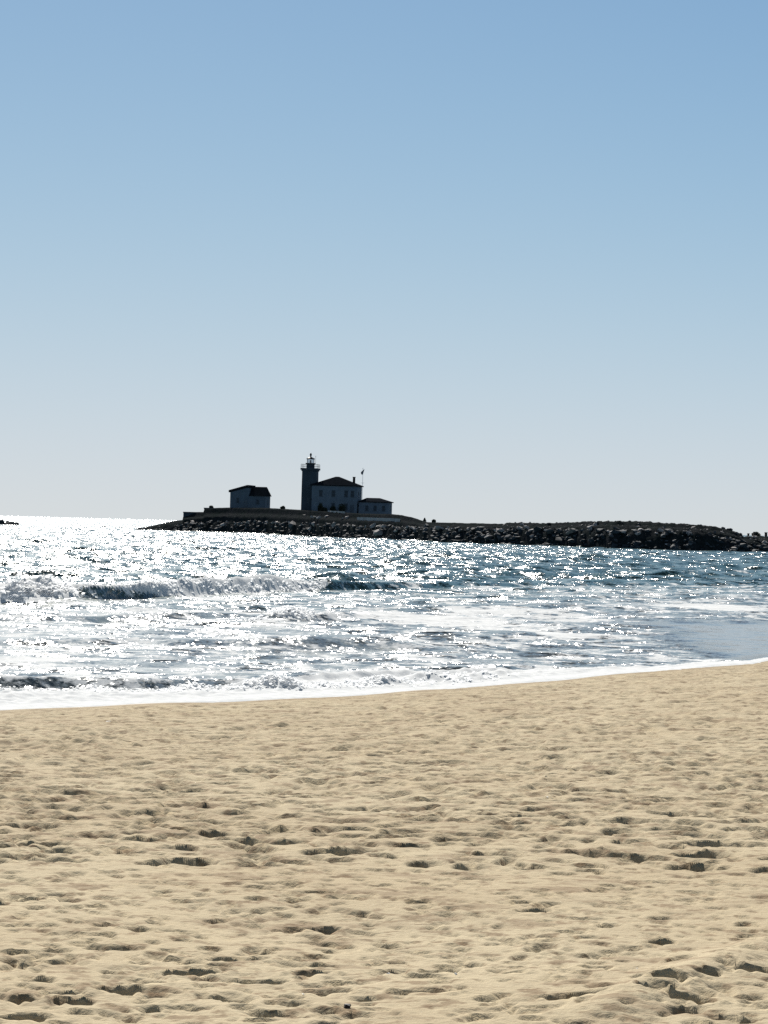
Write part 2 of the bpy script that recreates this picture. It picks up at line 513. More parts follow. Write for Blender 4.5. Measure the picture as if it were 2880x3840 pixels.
def sea_fields(X, Y, dr):
    R = np.hypot(X, Y)
    ys = shore_y(X)
    d = Y - ys + 1.1 * (fbm(X * 0.7, Y * 0 + 3.0, 303, 4) - 0.5)   # metres off the shoreline
    px = px_of(X, Y)
    brk = np.interp(X, BRX, BRY)
    off = sstep(-4, 12, Y - brk)                          # 1 beyond the breaker
    right = sstep(2150, 2600, px)
    # smooth sheet of backwash on the right
    calm = sstep(9.8, 12.6, X + 0.10 * (Y - 62) + 3.2 * (fbm(X * .3, Y * .12, 5, 2) - .5)) * (1 - sstep(86, 96, Y - 0.6 * (X - 13)))
    amp = (0.30 + 0.55 * off) * sstep(0.0, 6.0, d) * (1 - 0.97 * calm)
    Z = np.zeros_like(X)
    for k in range(NW):
        lam = _wl[k]
        kk = 2 * math.pi / lam
        th = math.pi * 1.5 + _wd[k]
        ph = kk * (X * math.cos(th) + Y * math.sin(th)) + _wp[k]
        a = 0.040 * lam / (2 * math.pi) if k >= 3 else 0.09
        att = sstep(2.0, 4.0, lam / dr)
        c = np.sin(ph)
        Z += a * att * (c + 0.25 * np.cos(2 * ph) * (k >= 3))
    gust = 0.55 + 0.9 * fbm(X * 0.05, Y * 0.02, 61, 3)
    Z *= amp * gust
    Z *= 1 - 0.9 * sstep(1500, 5000, R)
    foam = np.zeros_like(X)
    # breaker
    s = Y - brk + 0.7 * (fbm(X * 0.7, Y * 0.05, 12, 2) - 0.5)
    Hb = np.interp(px, [-400, 0, 300, 640, 1000, 1200, 1500, 2000, 2600], [.55, .58, .6, .66, .78, .62, .30, .22, .15])
    frb = np.interp(px, [-400, 250, 320, 560, 680, 1180, 1260], [3.2, 3.2, 1.1, 1.3, 3.4, 3.4, 1.6])
    prof = wave_profile(s, frb, 7.0)
    near = sstep(-0.2, 0.2, s)
    Z = Z * (1 - 0.6 * np.exp(-((s - 1) / 3) ** 2)) + Hb * prof
    # foam of the breaker: full face left of 300 and from 640 to 1200, thin crest between
    lip = np.interp(px, [-400, 240, 300, 420, 560, 680, 760, 1150, 1230, 1300], [0.0, .1, 1.05, 1.05, .55, .45, .3, .3, 1.1, 9])
    tail = np.interp(px, [-400, 0, 300, 480, 700, 1000, 1230, 1300], [5, 5, 2.5, 3.5, 4.5, 4.5, 2.5, .1])
    fb = sstep(-0.15, 0.15, s - lip) * (1 - sstep(tail * 0.55, tail, s))
    foam = np.maximum(foam, fb * 1.15)
    lump = fbm(X * 1.9, Y * 1.5, 91, 2)
    Z += fb * 0.13 * (lump - 0.45) * sstep(0, 0.6, s)
    # shore break and weak lines
    for (wx, wy, hh, fr, bk, lipc) in (
            (SBX, SBY, np.interp(px, [-300, 0, 600, 800, 900, 1700, 2200], [.26, .24, .20, .14, .12, .12, .05]), 0.75, 2.2, 0.8),
            (W1X, W1Y, np.interp(px, [-300, 0, 800, 1000, 1400, 1600, 1900], [.14, .14, .14, .2, .2, .12, 0]), 1.2, 4.0, 2.0),
            (W2X, W2Y, np.interp(px, [-300, 0, 1150, 1400, 1600], [.16, .16, .2, .14, 0]), 1.3, 4.0, 1.6),
            (W3X, W3Y, np.interp(px, [1500, 1700, 2100, 2300], [0, .04, .04, 0]), 0.9, 2.5, 0.5)):
        s2 = Y - np.interp(X, wx, wy) + 0.9 * (fbm(X * .6, Y * .06, int(lipc * 10), 2) - .5)
        pr = wave_profile(s2, fr, bk)
        Z += hh * pr * sstep(0.5, 4, d)
        foam = np.maximum(foam, sstep(-0.2, 0.2, s2 - lipc) * (1 - sstep(0.5, 2.0, s2 - lipc)) * sstep(0.04, 0.3, hh) * 0.95)
    sfoam = Y - np.interp(X, SBX, SBY)
    foam = np.maximum(foam, 0.56 * sstep(0, .2, sfoam) * (1 - sstep(0.8, 1.2, sfoam)) * sstep(120, 260, px) * (1 - sstep(600, 900, px)))
    # blobs
    fz = np.zeros_like(X)
    for (bx, by, sx, sy, st) in FOAM_BLOBS:
        c = at_water(bx, by)
        g = np.exp(-(((X - c.x) / sx) ** 2 + ((Y - c.y) / sy) ** 2))
        fz = 1 - (1 - fz) * (1 - 0.95 * st * g)
    surf = (1 - off) * 0.41 * (1 - calm)
    foam = np.maximum(foam, np.maximum(fz, surf) * (1 - 0.85 * calm))
    # wash at the shoreline
    ww = np.interp(px, [-300, 0, 600, 1000, 1440, 1800, 2100, 2500, 2800, 2900], [4.2, 3.9, 3.4, 3.6, 4.6, 4.2, 3.0, 1.4, 0.45, .0])
    ww = ww * (0.75 + 0.5 * fbm(X * 0.8, Y * 0.1, 71, 3))
    wash = (1 - sstep(ww * 0.75, ww * 1.15, d))
    foam = np.maximum(foam, wash * 1.2)
    Z += wash * sstep(0.2, 1.2, d) * (0.03 + 0.10 * (fbm(X * 4, Y * 3.2, 95, 3) - 0.4))
    for (mx, my, sx, sy, hh) in MOUNDS:
        c = at_water(mx, my)
        g = np.exp(-(((X - c.x) / sx) ** 2 + ((Y - c.y - sy) / sy) ** 2))
        Z += hh * g * (0.35 + 1.3 * fbm(X * 3.1, Y * 2.6, 97, 3))
        foam = np.maximum(foam, sstep(0.18, 0.5, g) * 1.1)
    # foam against the foot of the headland comes from the surf there
    Z += 0.05 * (1 - sstep(0, 30, d)) * sstep(0.4, 0.8, foam) * (fbm(X * 5, Y * 4, 99, 2) - .3)
    edge = sstep(-1.0, 1.0, d)
    Z = Z * sstep(-0.4, 1.4, d) + 0.035 * (1 - sstep(0.0, 2.0, d))
    Z = np.where(d < -0.6, Z - 0.08 * (-0.6 - d), Z)      # dives under the sand
    return Z, foam, calm, off

def build_sea():
    rs = [30.0]
    while rs[-1] < 760: rs.append(rs[-1] * (1 + 1 / 400))
    g = 1 / 400
    while rs[-1] < 60000:
        g = min(g * 1.035, 0.12); rs.append(rs[-1] * (1 + g))
    r = np.array(rs)
    dr = np.gradient(r)
    a = angles(math.radians(12.2), 1 / 1000, 40, math.radians(80))
    Rg, A = np.meshgrid(r, a, indexing='ij')
    A = A[:, ::-1]
    X = Rg * np.sin(A); Y = Rg * np.cos(A)
    DR = np.repeat(dr[:, None], A.shape[1], 1)
    dA = np.abs(np.gradient(A, axis=1)) * Rg
    Z, foam, calm, off = sea_fields(X, Y, np.maximum(DR, dA))
    mask = np.zeros(X.shape + (4,))
    mask[..., 0] = np.clip(foam, 0, 1.2); mask[..., 1] = calm
    mask[..., 2] = (1 - off) * (1 - sstep(30, 75, Y - shore_y(X)))
    mask[..., 3] = 1

    t = NT("sea_water")
    P = t.pos()
    mk = t.n("ShaderNodeVertexColor", layer_name="mask")
    sp = t.n("ShaderNodeSeparateColor"); t.set(sp.inputs[0], mk.outputs[0])
    foamd, calmd, shal = sp.outputs[0], sp.outputs[1], sp.outputs[2]
    nf = t.noise(P, 1.9, 6, 0.72)
    nf2 = t.noise(P, 0.45, 3, 0.5)
    nn = t.math('ADD', t.math('MULTIPLY', nf, 0.65), t.math('MULTIPLY', nf2, 0.35))
    nn = t.remap(nn, 0.32, 0.68, smooth=False)
    f = t.remap(t.math('SUBTRACT', t.math('MULTIPLY', foamd, 1.15), nn), -0.06, 0.16)
    water = t.mix(shal, rgba((0.034, 0.088, 0.083)), rgba((0.15, 0.17, 0.165)))
    water = t.mix(calmd, water, rgba((0.10, 0.095, 0.09)))
    fcol = t.mix(t.remap(t.noise(P, 5.0, 3, 0.6), 0.3, 0.7), rgba((0.80, 0.82, 0.83)), rgba((0.92, 0.93, 0.93)))
    # ripple slopes, the same statistics at every distance
    def slope(scale, k, det):
        c = t.vmath('SUBTRACT', t.noise(P, scale, det, 0.55, out=1), (0.5, 0.5, 0.5))
        c = t.vmath('MULTIPLY', c, (1, 1, 0))
        return t.vmath('SCALE', c, s=k)
    geo = t.n("ShaderNodeNewGeometry").outputs["Normal"]
    sl = t.vmath('ADD', slope(6.5, 1.5, 2), slope(0.9, 1.65, 1))
    sl = t.vmath('SCALE', sl, s=t.remap(calmd, 0.0, 1.0, 1.0, 0.06))
    nw = t.vmath('NORMALIZE', t.vmath('ADD', geo, sl))
    pw = t.principled(water, t.remap(calmd, 0, 1, 0.165, 0.10), ior=1.33, normal=nw)
    fs = t.vmath('NORMALIZE', t.vmath('ADD', geo, slope(6.0, 0.3, 3)))
    pd = t.n("ShaderNodeBsdfDiffuse"); t.set(pd.inputs[0], fcol); t.set(pd.inputs["Normal"], fs)
    pt = t.n("ShaderNodeBsdfTranslucent"); t.set(pt.inputs[0], fcol); t.set(pt.inputs["Normal"], fs)
    pf = t.n("ShaderNodeMixShader"); pf.inputs[0].default_value = 0.12
    t.set(pf.inputs[1], pd.outputs[0]); t.set(pf.inputs[2], pt.outputs[0])
    mx = t.n("ShaderNodeMixShader")
    t.set(mx.inputs[0], f); t.set(mx.inputs[1], pw.outputs[0]); t.set(mx.inputs[2], pf.outputs[0])
    o = grid_mesh("sea", X, Y, Z, t.done(mx), mask)
    o["kind"] = "structure"
    o["label"] = "glittering choppy sea with a breaking wave and foam along the beach"
    return o

build_sea()

# ------------------------------------------------------------------ headland
HX = np.array([500, 530, 600, 640, 684, 690, 762, 766, 860, 1006, 1130, 1250, 1350, 1465, 1500, 1545, 1575, 1600, 1700, 1800, 1890, 1900, 1950, 2030, 2100, 2200, 2320, 2420, 2500, 2600, 2680, 2740, 2775, 2790, 2880, 3050, 3300, 4200, 5400])
HC = np.array([1986, 1980, 1966, 1956, 1950, 1921, 1920, 1906, 1903, 1905, 1912, 1920, 1926, 1928, 1931, 1940, 1950, 1958, 1961, 1963, 1965, 1960, 1961, 1963, 1961, 1957, 1955, 1957, 1963, 1968, 1976, 1987, 2000, 2013, 2013, 2020, 2030, 2042, 2100])
WXp = np.array([500, 530, 700, 850, 1000, 1200, 1440, 1700, 2000, 2300, 2600, 2880, 3050, 3300, 4200, 5400])
WYp = 1933 + 0.0263 * WXp + EYE * FOC / np.array([705, 702, 697, 688, 662, 603, 545, 508, 484, 460, 452, 464, 480, 500.0, 520, 540])
RXp = np.array([500, 530, 640, 760, 1000, 1200, 1300, 1500, 1700, 2000, 2300, 2600, 2780, 2880, 3300, 4200, 5400])
RYp = np.array([1984, 1983, 1970, 1961, 1962, 1970, 1974, 1980, 1984, 1990, 1990, 2000, 2032, 2036, 2050, 2062, 2105])

def hor_y(px): return 1933 + 0.0263 * px

def head_section(px):
    """(column, distance) knots and heights of the headland across at a photograph column"""
    yw = float(np.interp(px, WXp, WYp)); yr = float(np.interp(px, RXp, RYp)); yc = float(np.interp(px, HX, HC))
    w = at_water(px, yw, 0.0)
    Dw = w.y
    return Dw, at_dist(px, yr, Dw + 5.5).z, at_dist(px, yc, Dw + 34).z

HV = [-6, 0, 5, 6, 8, 14, 16.5, 34, 60, 130, 165]
def head_profile(zr, zc):
    d = zc - zr
    return [-1.8, -0.15, max(zr - 0.1, 0.1), max(zr, .1), zr + d * .40, zr + d * .60, zr + d * .94, zc, zc - 0.05, zc - 0.3, -2.5]
def DW(px, v=0.0):
    return head_section(px)[0] + v

def head_z(px, D):
    Dw, zr, zc = head_section(px)
    v = D - Dw
    return float(np.interp(v, HV, head_profile(zr, zc)))

def build_headland():
    cols = np.unique(np.concatenate([np.arange(505, 3300, 5.0), [684, 690, 762, 766], np.arange(3300, 5400, 25.0)]))
    vv = np.array([-6, -2, 0, 1, 2, 3, 4, 5, 6, 6.7, 7.4, 8, 9, 10, 11.5, 13, 14, 14.7, 15.4, 16, 16.5, 18, 21, 25, 29, 32, 34, 37, 42, 50, 60, 75, 95, 115, 130, 148, 165.0])
    X = np.zeros((len(vv), len(cols))); Y = X.copy(); Z = X.copy()
    for j, px in enumerate(cols):
        Dw, zr, zc = head_section(px)
        zz = np.interp(vv, HV, head_profile(zr, zc))
        dx = ray(px, hor_y(px))
        X[:, j] = (Dw + vv) * dx.x / dx.y; Y[:, j] = Dw + vv; Z[:, j] = zz
    rough = (fbm(X * 0.5, Y * 0.5, 201, 4) - 0.5)
    V = np.repeat(vv[:, None], len(cols), 1)
    Z += rough * (1.3 * (1 - sstep(5, 9, V)) + 0.35) * sstep(-4, 1, V) * (0.35 + 0.65 * (1 - sstep(25, 33, V)))
    hillw = sstep(1880, 2100, np.repeat(cols[None, :], len(vv), 0))
    Z += (fbm(X * 1.1, Y * 0.6, 207, 3) - 0.5) * 0.7 * hillw * (1 - sstep(26, 34, V))
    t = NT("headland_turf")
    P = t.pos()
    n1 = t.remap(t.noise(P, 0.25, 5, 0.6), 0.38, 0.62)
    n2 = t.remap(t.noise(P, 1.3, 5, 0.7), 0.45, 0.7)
    col = t.mix(n1, rgba((0.017, 0.023, 0.023)), rgba((0.024, 0.027, 0.030)))  # blue-grey turf colour has the distance haze mixed in
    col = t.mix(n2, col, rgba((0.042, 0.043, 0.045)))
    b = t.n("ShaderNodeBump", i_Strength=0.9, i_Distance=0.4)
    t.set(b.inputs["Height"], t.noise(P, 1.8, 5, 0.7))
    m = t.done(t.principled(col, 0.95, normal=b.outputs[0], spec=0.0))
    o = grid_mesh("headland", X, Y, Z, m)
    o["kind"] = "structure"
    o["label"] = "low dark rocky headland reaching into the sea below the lighthouse"
    return o

headland = build_headland()

def hull_mesh(name, n, seed, squash=(1, 1, 0.7), mat=None):
    r = random.Random(seed)
    bm = bmesh.new()
    for k in range(n):
        v = Vector((r.gauss(0, 1), r.gauss(0, 1), r.gauss(0, 1))).normalized() * r.uniform(0.8, 1.05)
        bm.verts.new((v.x * squash[0], v.y * squash[1], v.z * squash[2]))
    res = bmesh.ops.convex_hull(bm, input=bm.verts)
    junk = [e for e in res["geom_interior"] if isinstance(e, bmesh.types.BMVert)]
    if junk: bmesh.ops.delete(bm, geom=junk, context='VERTS')
    bmesh.ops.recalc_face_normals(bm, faces=bm.faces)
    me = bpy.data.meshes.new(name)
    bm.to_mesh(me); bm.free()
    if mat: me.materials.append(mat)
    return me

M_DARK = simple_mat("wet_dark_rock", (0.036, 0.046, 0.056), 0.8, 0.35, 0.8, spec=0.1)  # blue lift in the dark and grey rock colours stands in for haze
M_GREY = simple_mat("grey_granite", (0.075, 0.082, 0.092), 0.85, 0.4, 0.8)
M_PALE = simple_mat("pale_granite", (0.36, 0.33, 0.32), 0.85, 0.25, 0.8)

def build_boulders():
    r = random.Random(11)
    protos = {}
    for mi, m in enumerate((M_DARK, M_GREY, M_PALE)):
        protos[mi] = [hull_mesh("boulder", 15, 40 + 10 * mi + k, (1, 1, r.uniform(0.55, 0.85)), m) for k in range(5)]
    spots = []
    for k in range(1900):
        px = r.uniform(535, 2990)
        hill = px > 1880
        u = r.random()
        v = r.uniform(-1.2, 6.6) if (u < 0.74 or not hill) else r.uniform(6, 24)
        size = min(1.5, r.lognormvariate(-0.62, 0.5)) * (0.55 if px < 660 else 1.0) * (1.8 if r.random() < .03 and px < 1500 else 1.0)
        if v > 7: size *= 0.5
        Dw, zr, zc = head_section(px)
        z = head_z(px, Dw + v)
        top = v / 9.5
        q = r.random()
        if v < 1.6: mi = 0
        elif v > 4.4 and v < 6.7: mi = 2 if q < 0.30 else (1 if q < 0.65 else 0)
        elif v > 6.7: mi = 2 if q < 0.25 else (1 if q < 0.7 else 0)
        else: mi = 2 if q < 0.07 else (1 if q < 0.5 else 0)
        spots.append((size / Dw, px, v, z, size, Dw, mi))
    # slabs of pale stone the photograph shows in front of the keeper's house and along the slope
    for (px, py, s, v) in ((1225, 1940, .85, 13), (1280, 1946, 1.0, 9.5), (1303, 1936, .9, 13), (1165, 1972, .9, 5.8), (1255, 1976, 1.3, 5.8), (1300, 1980, 1.2, 5.8),
                           (822, 1961, 1.1, 5.8), (852, 1963, 1.1, 5.8), (930, 1963, 1.2, 5.8), (1005, 1962, 1.1, 5.8), (1040, 1965, 1.0, 5.8), (1100, 1970, 1.0, 5.8),
                           (1330, 1982, .9, 5.8), (1440, 1982, 1.1, 5.8), (1140, 1922, .7, 13), (1170, 1945, .9, 10), (1182, 1946, .8, 10.4), (1196, 1946, .9, 10), (1975, 1999, 1.2, 7), (2215, 2008, 1.0, 7), (2235, 1977, .9, 13), (2405, 2015, 1.0, 6), (1960, 1976, .8, 13), (2745, 2031, .9, 6)):
        Dw, zr, zc = head_section(px)
        spots.append((9, px, v, head_z(px, Dw + v) + 0.15, s, Dw, 2))
    spots.sort(key=lambda q: -q[0])
    solo = spots[:300]
    rest = spots[300:]
    first = None
    def xf(px, v, z, size, Dw):
        d = ray(px, hor_y(px))
        D = Dw + v
        loc = Vector((D * d.x / d.y, D, z + 0.12 * size))
        sc = Vector((size * r.uniform(.8, 1.3), size * r.uniform(.8, 1.2), size * r.uniform(.65, .95))) * 0.8
        return loc, (r.uniform(-.35, .35), r.uniform(-.35, .35), r.uniform(0, 6.28)), sc
    for (_, px, v, z, size, Dw, mi) in solo:
        loc, rot, sc = xf(px, v, z, size, Dw)
        o = link_mesh("boulder", r.choice(protos[mi]), headland)
        o.location, o.rotation_euler, o.scale = loc, rot, sc
    # the smaller ones as one part
    V, F, MI = [], [], []
    for (_, px, v, z, size, Dw, mi) in rest:
        loc, rot, sc = xf(px, v, z, size, Dw)
        from mathutils import Euler
        mt = Matrix.LocRotScale(loc, Euler(rot), sc)
        me = r.choice(protos[mi])
        b0 = len(V)
        V += [tuple(mt @ q.co) for q in me.vertices]
        for p in me.polygons:
            F.append([b0 + i for i in p.vertices]); MI.append(mi)
    me = bpy.data.meshes.new("small_boulders")
    me.from_pydata(V, [], F)
    for m in (M_DARK, M_GREY, M_PALE): me.materials.append(m)
    me.polygons.foreach_set("material_index", np.array(MI, dtype=np.int32))
    o = link_mesh("small_boulders", me, headland)
    o["kind"] = "stuff"

build_boulders()

# islets off the point
def islet(px, py, half_px, h_px, label, seed):
    w = at_water(px, py)
    k = w.y / FOC
    r = random.Random(seed)
    t = empty("rock_islet", (w.x, w.y, 0))
    tag(t, label, "rock", "rocks awash off the point")
    n = 7
    for i in range(n):
        u = (i + .5) / n * 2 - 1
        hh = h_px * k * (1 - 0.75 * abs(u) ** 1.6) * r.uniform(.75, 1.1)
        me = hull_mesh("rock", 16, seed * 20 + i, (1, 1, 1), M_DARK)
        o = link_mesh("rock", me, t)
        o.location = (u * half_px * k * .9, r.uniform(-1, 1), -hh * 0.1)
        o.scale = (half_px * k * 1.7 / n, half_px * k * 1.2 / n + .5, hh * 1.05)
        o.rotation_euler = (0, 0, r.uniform(0, 6))

islet(8, 1967, 72, 30, "long dark rock islet at the left edge of the sea under the horizon", 1)
islet(268, 1969, 18, 3, "thin rock barely awash between the long islet and the point", 2)
islet(391, 1975, 7, 6, "tiny dark rock standing alone left of the headland tip", 3)
islet(457, 1979, 22, 6, "low dark rock just off the tip of the headland", 4)

# ------------------------------------------------------------------ buildings
M_TOWER = simple_mat("grey_granite_ashlar", (0.05, 0.068, 0.088), 0.85, 0.15, 0.8)  # granite colour pushed to blue in place of haze in the air
M_WALLH = simple_mat("haze_tinted_brick", (0.15, 0.19, 0.23), 0.85, 0.12, 0.5)  # wall colour lifted and blued to imitate distance haze
M_WALLO = simple_mat("haze_tinted_grey_brick", (0.115, 0.15, 0.185), 0.85, 0.12, 0.5)  # the same haze tint put into the outbuilding's brick colour
M_ROOF = simple_mat("dark_slate", (0.018, 0.021, 0.026), 0.95, 0.25, 2.0, spec=0.0)
M_TRIM = simple_mat("painted_trim", (0.10, 0.125, 0.15), 0.8, 0.1, 2.0)
M_IRON = simple_mat("black_iron", (0.025, 0.03, 0.035), 0.5, 0.2, 3.0)
M_WHITE = simple_mat("white_paint", (0.75, 0.75, 0.74), 0.5, 0.05, 3.0)
M_GLASSW = simple_mat("dark_window_glass", (0.05, 0.065, 0.08), 0.6, 0.1, 1.0, spec=0.2)
M_CONC = simple_mat("pale_concrete", (0.42, 0.39, 0.38), 0.85, 0.15, 0.7)
M_SHRUB = simple_mat("dark_evergreen_leaves", (0.030, 0.042, 0.028), 0.7, 0.35, 1.0)
M_BARK = simple_mat("brown_bark", (0.06, 0.045, 0.035), 0.9, 0.2, 3.0)
M_WOOD = simple_mat("weathered_wood", (0.08, 0.07, 0.06), 0.85, 0.2, 3.0)

def glass_mat():
    t = NT("lantern_glass")
    g = t.n("ShaderNodeBsdfGlossy"); g.inputs["Roughness"].default_value = 0.05
    tr = t.n("ShaderNodeBsdfTransparent"); tr.inputs[0].default_value = (0.80, 0.86, 0.92, 1)
    m = t.n("ShaderNodeMixShader"); m.inputs[0].default_value = 0.08
    t.t.links.new(tr.outputs[0], m.inputs[1]); t.t.links.new(g.outputs[0], m.inputs[2])
    return t.done(m)
M_GLASS = glass_mat()

def window(parent, x, y, z, w, h, face=-1, axis='x'):
    """a recessed sash window whose outer face looks along -y (axis x) or +x (axis y) of its building"""
    bm = bmesh.new()
    f = 0.10
    def bx(a0, a1, z0, z1, d0, d1):
        if axis == 'x': box(bm, a0, a1, y - d1, y - d0, z0, z1)
        else: box(bm, y + d0, y + d1, a0, a1, z0, z1)
    c = x
    bx(c - w / 2, c - w / 2 + f, z, z + h, 0.0, 0.06)
    bx(c + w / 2 - f, c + w / 2, z, z + h, 0.0, 0.06)
    bx(c - w / 2 + f, c + w / 2 - f, z + h - f, z + h, 0.0, 0.06)
    bx(c - w / 2 + f, c + w / 2 - f, z + h / 2 - f / 2, z + h / 2 + f / 2, 0.0, 0.06)
    bx(c - w / 2 - .08, c + w / 2 + .08, z - 0.12, z, 0.0, 0.10)
    fr = bm_obj("window", bm, M_TRIM, parent)
    bm = bmesh.new()
    bx(c - w / 2 + f, c + w / 2 - f, z + f * 0, z + h - f, 0.0, 0.03)
    bm_obj("pane", bm, M_GLASSW, fr)
    return fr

ROT = math.radians(-8)

# --- lighthouse tower
LD = DW(1160, 42)
K = LD / FOC                         # metres per photograph pixel there
b = at_dist(1160, 1914, LD)
light = empty("lighthouse", b, ROT)
tag(light, "square dark granite lighthouse tower with a glazed lantern and railed gallery on top", "lighthouse")
hw = 31.0 * K / (math.cos(ROT) + abs(math.sin(ROT)))
H = (1914 - 1760) * K
bm = bmesh.new()
tw = hw * 0.97
vs0 = [bm.verts.new((sx * hw, sy * hw, -2.0)) for sx, sy in ((-1, -1), (1, -1), (1, 1), (-1, 1))]
vs1 = [bm.verts.new((sx * tw, sy * tw, H)) for sx, sy in ((-1, -1), (1, -1), (1, 1), (-1, 1))]
for i in range(4): bm.faces.new((vs0[i], vs0[(i + 1) % 4], vs1[(i + 1) % 4], vs1[i]))
bm.faces.new(vs1)
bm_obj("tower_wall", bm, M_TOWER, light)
dk = 34.5 * K / (math.cos(ROT) + abs(math.sin(ROT))) * 1.06
bm = bmesh.new()
for (e0, z0, z1) in ((tw + (dk - tw) * .45, H - .55, H - .2), (dk, H - .2, H + .28)):
    box(bm, -e0, e0, -e0, e0, z0, z1)
bm_obj("gallery_deck", bm, M_TOWER, light)
bm = bmesh.new()
e = dk - 0.12
zt = H + .28
for a in (-1, 1):
    for t_ in np.linspace(-1, 1, 5):
        tube(bm, (a * e, t_ * e, zt), (a * e, t_ * e, zt + 1.15), 0.035)
        if abs(t_) < 1: tube(bm, (t_ * e, a * e, zt), (t_ * e, a * e, zt + 1.15), 0.035)
    for hgt in (.55, 1.1):
        tube(bm, (a * e, -e, zt + hgt), (a * e, e, zt + hgt), 0.03)
        tube(bm, (-e, a * e, zt + hgt), (e, a * e, zt + hgt), 0.03)
bm_obj("gallery_railing", bm, M_IRON, light)
dz = 15 * K
bm = bmesh.new()
cyl(bm, (0, 0), 16.0 * K, 15.5 * K, zt, zt + dz, 10)
bm_obj("watch_room", bm, M_TOWER, light)
bm = bmesh.new()
cyl(bm, (0, 0), 18 * K, 19.5 * K, zt + dz, zt + dz + .35, 10)
bm_obj("lantern_deck", bm, M_IRON, light)
z0 = zt + dz + .35
z1 = zt + dz + 19 * K
bm = bmesh.new()
cyl(bm, (0, 0), 13.0 * K, 13.0 * K, z0, z1, 10, cap=False)
bm_obj("lantern_glass", bm, M_GLASS, light)
bm = bmesh.new()
for i in range(10):
    an = 2 * math.pi * (i + .0) / 10
    tube(bm, (13.3 * K * math.cos(an), 13.3 * K * math.sin(an), z0), (13.3 * K * math.cos(an), 13.3 * K * math.sin(an), z1), 0.05)
bm_obj("lantern_frame", bm, M_IRON, light)
bm = bmesh.new()
cyl(bm, (0, 0), .28, .28, z0, z1 - .25, 8)
bm_obj("lamp", bm, M_TRIM, light)
bm = bmesh.new()
cyl(bm, (0, 0), 16.5 * K, 15.5 * K, z1, z1 + .28, 10)
cyl(bm, (0, 0), 13 * K, 4.5 * K, z1 + .281, z1 + .28 + 5 * K, 10)
cyl(bm, (0, 0), 3.0 * K, 2.2 * K, z1 + .29 + 5 * K, z1 + .3 + 8 * K, 8)
roof = bm_obj("lantern_roof", bm, M_IRON, light)
bm = bmesh.new()
bmesh.ops.create_uvsphere(bm, u_segments=10, v_segments=8, radius=4.0 * K)
for v in bm.verts: v.co.z = v.co.z * 1.5 + z1 + .3 + 13 * K
tube(bm, (0, 0, z1 + .3 + 17 * K), (0, 0, z1 + .3 + 20.5 * K), 0.06)
bm_obj("vent_ball", bm, M_IRON, roof)
bm = bmesh.new()
tube(bm, (19 * K, 0, z0 - .2), (19 * K, 0, z0 + 28 * K), 0.035)
tube(bm, (17.2 * K, 0, z0 + 26 * K), (20.8 * K, 0, z0 + 26 * K), 0.03)
bm_obj("antenna", bm, M_IRON, light)
for zz in (2.2, 6.6):
    window(light, 0.0, -hw + .012 + .03 * zz / H * 0 - 0.0, zz, .7, 1.3)

# --- keeper's house
def hip_roof(bm, x0, x1, y0, y1, z, h, ridge, ov, ax=None, th=0.22):
    """hipped roof with eaves overhang ov and a ridge of length 2*ridge along x"""
    cx = (x0 + x1) / 2 if ax is None else ax
    cy = (y0 + y1) / 2
    A = [(x0 - ov, y0 - ov, z), (x1 + ov, y0 - ov, z), (x1 + ov, y1 + ov, z), (x0 - ov, y1 + ov, z)]
    lo = [bm.verts.new(p) for p in A]
    mid = [bm.verts.new((p[0], p[1], z + th)) for p in A]
    ra, rb = bm.verts.new((cx - ridge, cy, z + h)), bm.verts.new((cx + ridge, cy, z + h))
    bm.faces.new(lo[::-1])
    for i in range(4): bm.faces.new((lo[i], lo[(i + 1) % 4], mid[(i + 1) % 4], mid[i]))
    bm.faces.new((mid[0], mid[1], rb, ra)); bm.faces.new((mid[1], mid[2], rb))
    bm.faces.new((mid[2], mid[3], ra, rb)); bm.faces.new((mid[3], mid[0], ra))

HD = LD - 5.0
Kh = HD / FOC
b = at_dist(1252, 1922, HD)
house = empty("keepers_house", b, ROT)
tag(house, "two storey grey keeper's house with a dark hipped roof and one chimney beside the tower", "house")
# visible width = W cos + Dp sin, of 188 px
Dp = 9.0
W = (187 * Kh - Dp * abs(math.sin(ROT))) / math.cos(ROT)
EH = (1922 - 1822) * Kh
x0, x1 = -W / 2, W / 2
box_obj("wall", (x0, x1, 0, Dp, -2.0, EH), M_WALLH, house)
bm = bmesh.new()
hip_roof(bm, x0, x1, 0, Dp, EH, 36 * Kh, 0.5, 0.45)
hroof = bm_obj("roof", bm, M_ROOF, house)
bm = bmesh.new()
cx = 64 * Kh
box(bm, cx - .3, cx + .3, Dp / 2 - .35, Dp / 2 + .35, EH + .3, EH + 34 * Kh)
box(bm, cx - .38, cx + .38, Dp / 2 - .43, Dp / 2 + .43, EH + 34 * Kh, EH + 34 * Kh + .2)
bm_obj("chimney", bm, M_ROOF, hroof)
for (fx, fz) in ((-.30, .60), (-.02, .60), (.26, .60), (.40, .60), (-.30, .12), (-.02, .12), (.26, .12)):
    window(house, fx * W, 0.0, fz * EH, 1.0, 1.8)
for yy in (2.5, 6.0):
    window(house, yy, x1, .6 * EH, .9, 1.7, axis='y')
box_obj("door", (.36 * W, .36 * W + 1.0, -.06, 0.0, .0, 2.3), M_TRIM, house)

